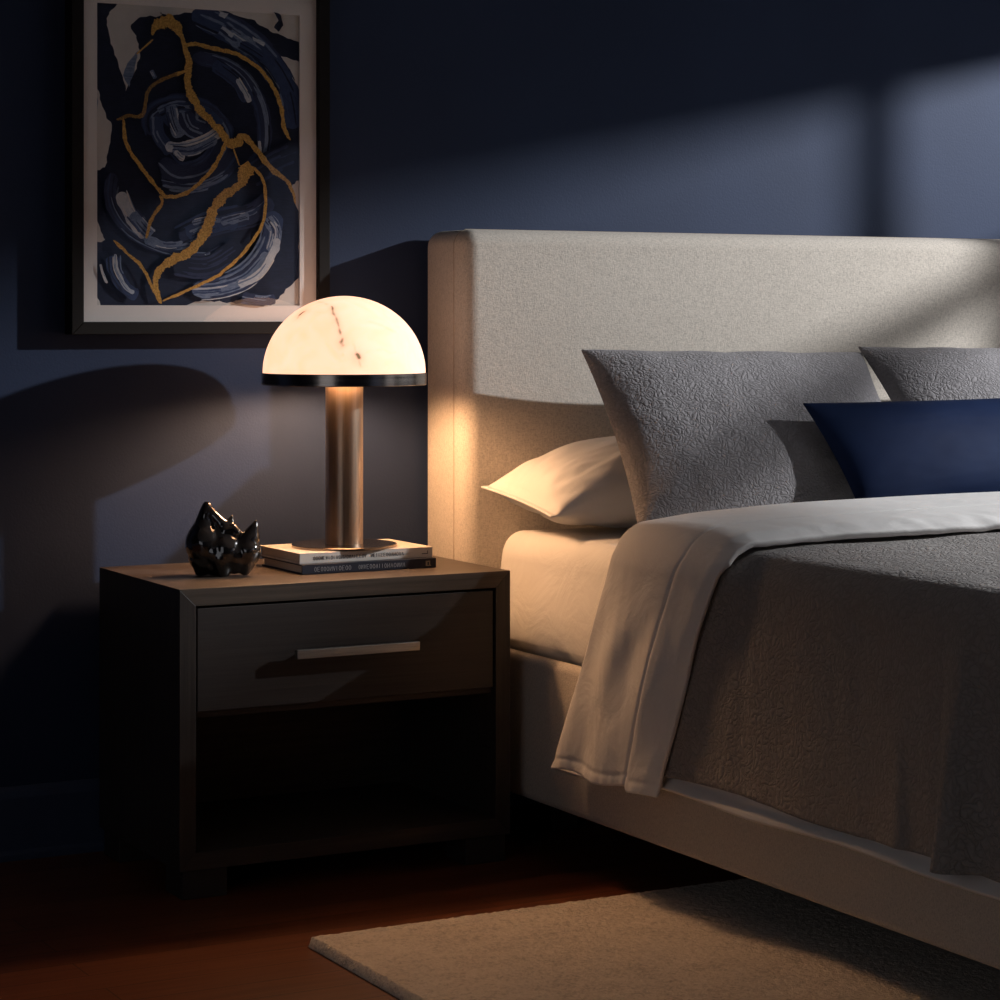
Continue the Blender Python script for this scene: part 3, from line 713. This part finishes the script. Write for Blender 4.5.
def layer(name, X0, T, zh_fn, r, yh_fn, yf, mat, parent, nu=110, nv=150, wr=.003, foot=True, foldfn=None, th=.006, sub=0):
    """a blanket over the bed: both sides hang, the foot end hangs too (rounded corners)"""
    bm = bmesh.new()
    per = []
    ny = nv; RC = .10
    yfoot = yf
    for k in range(ny): per.append(('L', k / (ny - 1)))
    for k in range(1, 17): per.append(('C', k / 16))
    for k in range(1, 25): per.append(('F', k / 24))
    for k in range(1, 17): per.append(('D', k / 16))
    for k in range(1, 50): per.append(('R', k / 49))
    rows = []
    X1 = 2 * XC - X0
    for kind, t in per:
        row = []
        for j in range(nu):
            q = j / (nu - 1)
            # drop samples dense, top samples coarser
            zh = zh_fn(4.0 - 0 if kind == 'R' else (lerp(3.9, yf, t) if kind == 'L' else yf))
            side = T - r - zh; arc = r * PI / 2
            jd = .62
            if q < jd: s = q / jd * (side + arc)
            else: s = side + arc + (q - jd) / (1 - jd) * (1.0)
            if s < side: out, z = 0.0, zh + s
            elif s <= side + arc + 1e-9:
                a = (s - side) / r; out, z = r - r * math.cos(a), T - r + r * math.sin(a)
            else: out, z = r + (s - side - arc) * 1.0, T
            topf = 0 if q < jd else (q - jd) / (1 - jd)
            if kind == 'L':
                zz = (z - zh) / (T - zh)
                yh = yh_fn(z, topf); y0 = lerp(yh, yfoot + RC, t); base = Vector((X0, y0, 0)); nrm = Vector((-1, 0, 0)); inner = Vector((XC, y0, 0))
            elif kind == 'C':
                a = t * PI / 2; base = Vector((X0 + RC - RC * math.cos(a), yfoot + RC - RC * math.sin(a), 0)); nrm = Vector((-math.cos(a), -math.sin(a), 0)); inner = Vector((XC, yfoot + RC + .3 * (1 - t) * 0, 0))
            elif kind == 'F':
                base = Vector((lerp(X0 + RC, X1 - RC, t), yfoot, 0)); nrm = Vector((0, -1, 0)); inner = Vector((XC, yfoot + RC, 0))
            elif kind == 'D':
                a = t * PI / 2; base = Vector((X1 - RC + RC * math.sin(a), yfoot + RC - RC * math.cos(a), 0)); nrm = Vector((math.sin(a), -math.cos(a), 0)); inner = Vector((XC, yfoot + RC, 0))
            else:
                yh = yh_fn(z, topf); y0 = lerp(yfoot + RC, yh, t); base = Vector((X1, y0, 0)); nrm = Vector((1, 0, 0)); inner = Vector((XC, y0, 0))
            if topf == 0: p = base - nrm * out
            else:
                e = base - nrm * r; p = e.lerp(inner, topf)
            p.z = z + (crown(p.x) if topf > 0 else crown(p.x) * sm((z - T + r) / r))
            drop = max(0, min(1, (T - z) / (T - zh)))
            d = wr * (nz(p.x * 5, p.y * 5, p.z * 5) + .5 * nz(p.x * 14, p.y * 14, p.z * 9 + 4))
            if foldfn: d += foldfn(kind, t, p, drop)
            if topf > 0: p.z += d
            else: p += nrm * d
            row.append(bm.verts.new(p))
        rows.append(row)
    for a, c in zip(rows, rows[1:]):
        for j in range(nu - 1): bm.faces.new((a[j], a[j + 1], c[j + 1], c[j]))
    bmesh.ops.remove_doubles(bm, verts=bm.verts, dist=1e-6); bmesh.ops.recalc_face_normals(bm, faces=bm.faces)
    # make normals face outward / up
    up = sum(f.normal.z * f.calc_area() for f in bm.faces)
    if up < 0: bmesh.ops.reverse_faces(bm, faces=bm.faces)
    o = obj(name, bm, mat, parent, True) if parent is not None else obj(name, bm, mat, smooth=True, origin=(XC, 3.2, .25))
    solid(o, th, -1, sub); return o

duvet = thing('duvet', 'white duvet with its top folded back over the grey coverlet', 'duvet', (XC, 3.4, .24))
def duvet_head(z, topf): return lerp(3.70, 4.05, sm((.66 - z) / .45)) if topf == 0 else 3.70
def duvet_hem(y): return (.246 + .003 * math.sin(y * 11)) - .025 * sm((y - 3.5) / .25)
layer('duvet_body', 2.340, .668, duvet_hem, .06, duvet_head, 2.43, M['sheet'], duvet, nu=70, nv=110, wr=.002, th=.008,
      foldfn=lambda k, t, p, d: d * .002 * math.sin(p.y * 17 + 1) + .018 * sm((d - .968) / .032) if k == 'L' else 0)

def cov_fold(kind, t, p, drop):
    f = 0
    if kind in 'LCFDR':
        y = p.y
        ramp = sm((3.05 - y) / .3) if kind in 'LR' else 1
        ph = y if kind == 'L' else (y - p.x * .8)
        f += drop ** 1.3 * (.062 * ramp * max(0, math.sin(ph * 36 + .6 + drop * .5)) + .012 * ramp)
        f += drop * .004 * (.6 + nz(ph * 6, 2.0, p.z * 1.2))
        f += .003 * nz(ph * 24, p.z * 4, 7) * (drop > 0)
    return f
cov = layer('coverlet', 2.320, .690, lambda y: .272 + .004 * math.sin(y * 9 + 1), .062, lambda z, tf: lerp(3.50, 3.72, sm((.68 - z) / .4)) if tf == 0 else 3.50, 2.40, M['grey_cover'], None, nu=120, nv=170, wr=.0035, th=.007, foldfn=cov_fold)
tag(cov, 'grey quilted coverlet spread over the white duvet and hanging down the bed side', 'coverlet')

# cuff of the duvet, turned back over the coverlet
CX0, CT, CR = 2.298, .714, .070
def cuff_pt(u, v):
    """u from the left hem across the bed to the right hem, v from the head edge to the foot edge"""
    zh = .222 + .018 * v + .006 * math.sin(v * 9) - .012 * sm((v - .745) / .03)
    Lh = half_len(CX0, CT, zh, CR)
    q = u * 2 if u <= .5 else (1 - u) * 2
    # denser on the side
    side = CT - CR - zh + CR * PI / 2
    s = q / .62 * side if q < .62 else side + (q - .62) / .38 * (Lh - side)
    x, z, k = cross(s, CX0, CT, zh, CR)
    drop = max(0, (CT - CR * .6 - z)) / (CT - zh)
    yh = pw(x, [(CX0 + CR * .5, 3.79), (2.55, 3.87), (2.75, 3.90), (3.05, 3.89), (XC, 3.87)]) + .245 * drop ** 1.05
    yf = pw(x, [(CX0 + CR * .5, 3.425), (2.5, 3.43), (2.8, 3.38), (XC, 3.34)]) + .235 * drop ** .8
    y = lerp(yh, yf, v)
    y += .006 * nz(x * 7, z * 7, 5) * (1 if v > .5 else .4)
    p = Vector((x, y, z + (crown(x) if k > 0 else 0) * k))
    side_k = 1 - k
    puff = .012 * math.sin(PI * min(1, max(0, v)) ) ** .6
    fold = .0028 * math.sin((v * 2.6 + (z - .2) * 1.5) * 2 * PI) * sm(drop / .5) + .003 * nz(v * 3 + z * 4, z * 3.5 - v * 2, 1.5) + .0006 * nz(v * 14 + z * 12, z * 6, 4.2) + 0.002 * math.sin((v * 2.2 - z * 3.1) * 2 * PI + 2 * nz(v * 2, z * 3, 6)) * sm(drop / .4)
    vg = .67 + .08 * drop; groove = -.0042 * math.exp(-((v - vg) / .008) ** 2) + (.0015 * sm((v - vg) / .03))
    hemst = -.0022 * math.exp(-(((z - zh) - .022) / .0035) ** 2) if k == 0 else 0
    crinkle = (.003 * nz(y * 60, z * 6, 8) * math.exp(-((z - zh) / .03) ** 2)) if k == 0 else 0
    d = puff + fold + groove + hemst + crinkle - .010 * sm(drop / .9) * 0
    if k < 1: p.x -= d * (1 - k)
    p.z += d * k
    if k < 1: p.x -= .002 * drop
    p.z -= .0095 * sm((v - .88) / .12) * k; p.x += .004 * sm((v - .9) / .1) * (1 - k)
    # rumples by the coverlet edge on top
    if k > .5 and v > .72: p.z += .004 * nz(x * 40, y * 12, 3) * sm((v - .72) / .2)
    if u > .5: p.x = 2 * XC - p.x
    return p
b = grid(300, 90, cuff_pt); bmesh.ops.recalc_face_normals(b, faces=b.faces)
if sum(f.normal.z * f.calc_area() for f in b.faces) < 0: bmesh.ops.reverse_faces(b, faces=b.faces)
solid(obj('turned_back_cuff', b, M['sheet'], duvet, True), .012, -1, 1)

# ------------------------------------------------------------------ pillows
def pillow(name, label, cat, BL, right, up, w, h, T, mat, pinch=.06, group=None, p=2.3, wr=.004, seed=0, edge=.004, skew=0, flange=0, origin=None, n=72, sag=0, back=1):
    """BL: bottom-left corner; right/up: directions of the cushion's edges"""
    right = Vector(right).normalized(); up = Vector(up); up = up.normalized(); nrm = right.cross(up).normalized()   # faces the room
    if nrm.y > 0 and abs(nrm.y) > .2: nrm = -nrm
    C = Vector(BL) + right * w / 2 + up * h / 2
    bm = bmesh.new()
    def pt(u, v, sgn):
        a, c = u * 2 - 1, v * 2 - 1
        fa, fc = 1 - abs(a) ** p, 1 - abs(c) ** p
        t = (max(0, fa) * max(0, fc)) ** .52
        if flange:
            a2 = min(1, abs(a) / (1 - flange)); t = (max(0, 1 - a2 ** p) * max(0, fc)) ** .52
        x = a * w / 2 * (1 - pinch * (1 - c * c)); y = c * h / 2 * (1 - pinch * 1.8 * (1 - a * a))
        y += skew * a * c * .02 - sag * (1 - a * a) * (c > 0) * c
        sc = 1 if sgn > 0 else back
        k = wr * (nz(a * 3.1 + seed, c * 3.1, sgn * 2 + seed) + .6 * nz(a * 8 + seed, c * 8, seed + sgn))
        rad = wr * 1.1 * math.sin(6 * math.atan2(c, a) * 2 + seed) * (abs(a) * abs(c)) ** 1.5
        d = sgn * (t * T / 2 * sc + (k + rad) * min(1, t * 3) + edge / 2)
        return C + right * x + up * y + nrm * d
    def spread(s):      # denser at the rims
        return .5 - .5 * math.cos(PI * s) if True else s
    F = [[bm.verts.new(pt(lerp(i / n, spread(i / n), .5), lerp(j / n, spread(j / n), .5), 1)) for j in range(n + 1)] for i in range(n + 1)]
    K = [[bm.verts.new(pt(lerp(i / n, spread(i / n), .5), lerp(j / n, spread(j / n), .5), -1)) for j in range(n + 1)] for i in range(n + 1)]
    for i in range(n):
        for j in range(n):
            bm.faces.new((F[i][j], F[i + 1][j], F[i + 1][j + 1], F[i][j + 1])); bm.faces.new((K[i][j], K[i][j + 1], K[i + 1][j + 1], K[i + 1][j]))
    rimF = [F[i][0] for i in range(n)] + [F[n][j] for j in range(n)] + [F[i][n] for i in range(n, 0, -1)] + [F[0][j] for j in range(n, 0, -1)]
    rimK = [K[i][0] for i in range(n)] + [K[n][j] for j in range(n)] + [K[i][n] for i in range(n, 0, -1)] + [K[0][j] for j in range(n, 0, -1)]
    for q in range(len(rimF)):
        r = (q + 1) % len(rimF); bm.faces.new((rimF[q], rimK[q], rimK[r], rimF[r]))
    bmesh.ops.recalc_face_normals(bm, faces=bm.faces)
    o = obj(name, bm, mat, smooth=True, origin=origin or tuple(C)); return tag(o, label, cat, group)
pillow('sleeping_pillow', 'white sleeping pillow lying on the mattress against the headboard', 'pillow', (2.408, 4.215, .690), (1, .02, .06), (-.05, 1, .16), .70, .278, .222, M['pillow_white'], pinch=.03, seed=2.2, wr=.006, flange=.05, p=2.6, back=.6)
pillow('pillow_sham', 'grey quilted pillow sham leaning over the white sleeping pillow', 'pillow', (2.525, 4.06, .660), (1, .0, -.016), (.062, .335, .365), .740, .50, .20, M['grey'], pinch=.045, seed=5.1, wr=.004, group='grey pillow shams', back=.3)
pillow('pillow_sham', 'grey quilted pillow sham mostly hidden behind the navy cushion, cut by picture edge', 'pillow', (3.302, 4.055, .662), (1, .0, -.016), (.012, .335, .366), .735, .495, .20, M['grey'], pinch=.045, seed=9.4, wr=.004, group='grey pillow shams', back=.3)
pillow('lumbar_pillow', 'long navy blue satin cushion propped in front of the grey shams', 'cushion', (3.01, 3.965, .676), (1, .0, .008), (-.06, .12, .226), .72, .278, .13, M['navy'], pinch=.03, seed=3.3, wr=.001, back=.5)

# ------------------------------------------------------------------ rug
RX0, RX1, RY0, RY1 = 1.692, 4.10, 1.3, 3.815
def rug_pt(u, v):
    x = lerp(RX0, RX1, u); y = lerp(RY0, RY1, v); e = min(x - RX0, RX1 - x, y - RY0, RY1 - y)
    z = .019 * (1 - (1 - min(1, e / .006)) ** 2) ** .5 if e < .006 else .019
    z = .002 + z * .9 + (.0022 * nz(x * 90, y * 90) + .0012 * nz(x * 220, y * 220, 4)) * min(1, e / .006)
    if e < .004: x += .003 * nz(x * 120, y * 120, 1); y += .004 * nz(x * 120, y * 120, 2)
    return Vector((x, y, max(.001, z)))
b = grid(420, 440, rug_pt)
box(RX0 + .002, RX1 - .002, RY0 + .002, RY1 - .002, 0, .002, bm=b)
bmesh.ops.recalc_face_normals(b, faces=b.faces)
rug = obj('rug', b, M['rug'], origin=((RX0 + RX1) / 2, (RY0 + RY1) / 2, 0), smooth=True)
tag(rug, 'beige wool rug on the wooden floor reaching under the bed', 'rug')

# ------------------------------------------------------------------ light and camera
w = bpy.data.worlds.new('dusk'); scene.world = w; w.use_nodes = True
bg = w.node_tree.nodes['Background']; bg.inputs[0].default_value = (.94, .94, 1.0, 1); bg.inputs[1].default_value = .55
ol = bpy.data.lights.new('outside_point_light', 'POINT'); ol.energy = 880; ol.color = (.95, .97, 1.0); ol.shadow_soft_size = .038
oo = bpy.data.objects.new('outside_point_light', ol); COL.objects.link(oo); oo.location = (6.1, 2.50, 2.50)  # unseen point lamp added outside, sends the window light into the room

cam = bpy.data.cameras.new('camera'); co = bpy.data.objects.new('camera', cam); COL.objects.link(co)
co.location = (0, 0, 1.1); co.rotation_euler = (PI / 2, 0, -math.radians(28.5266)); cam.lens = 2391.65 / 1000 * 36; cam.sensor_width = 36
cam.shift_y = -.185; cam.clip_start = .05; scene.camera = co
vs = scene.view_settings; vs.view_transform = 'Standard'; vs.look = 'None'; vs.gamma = 1; vs.exposure = 0; vs.use_curve_mapping = False
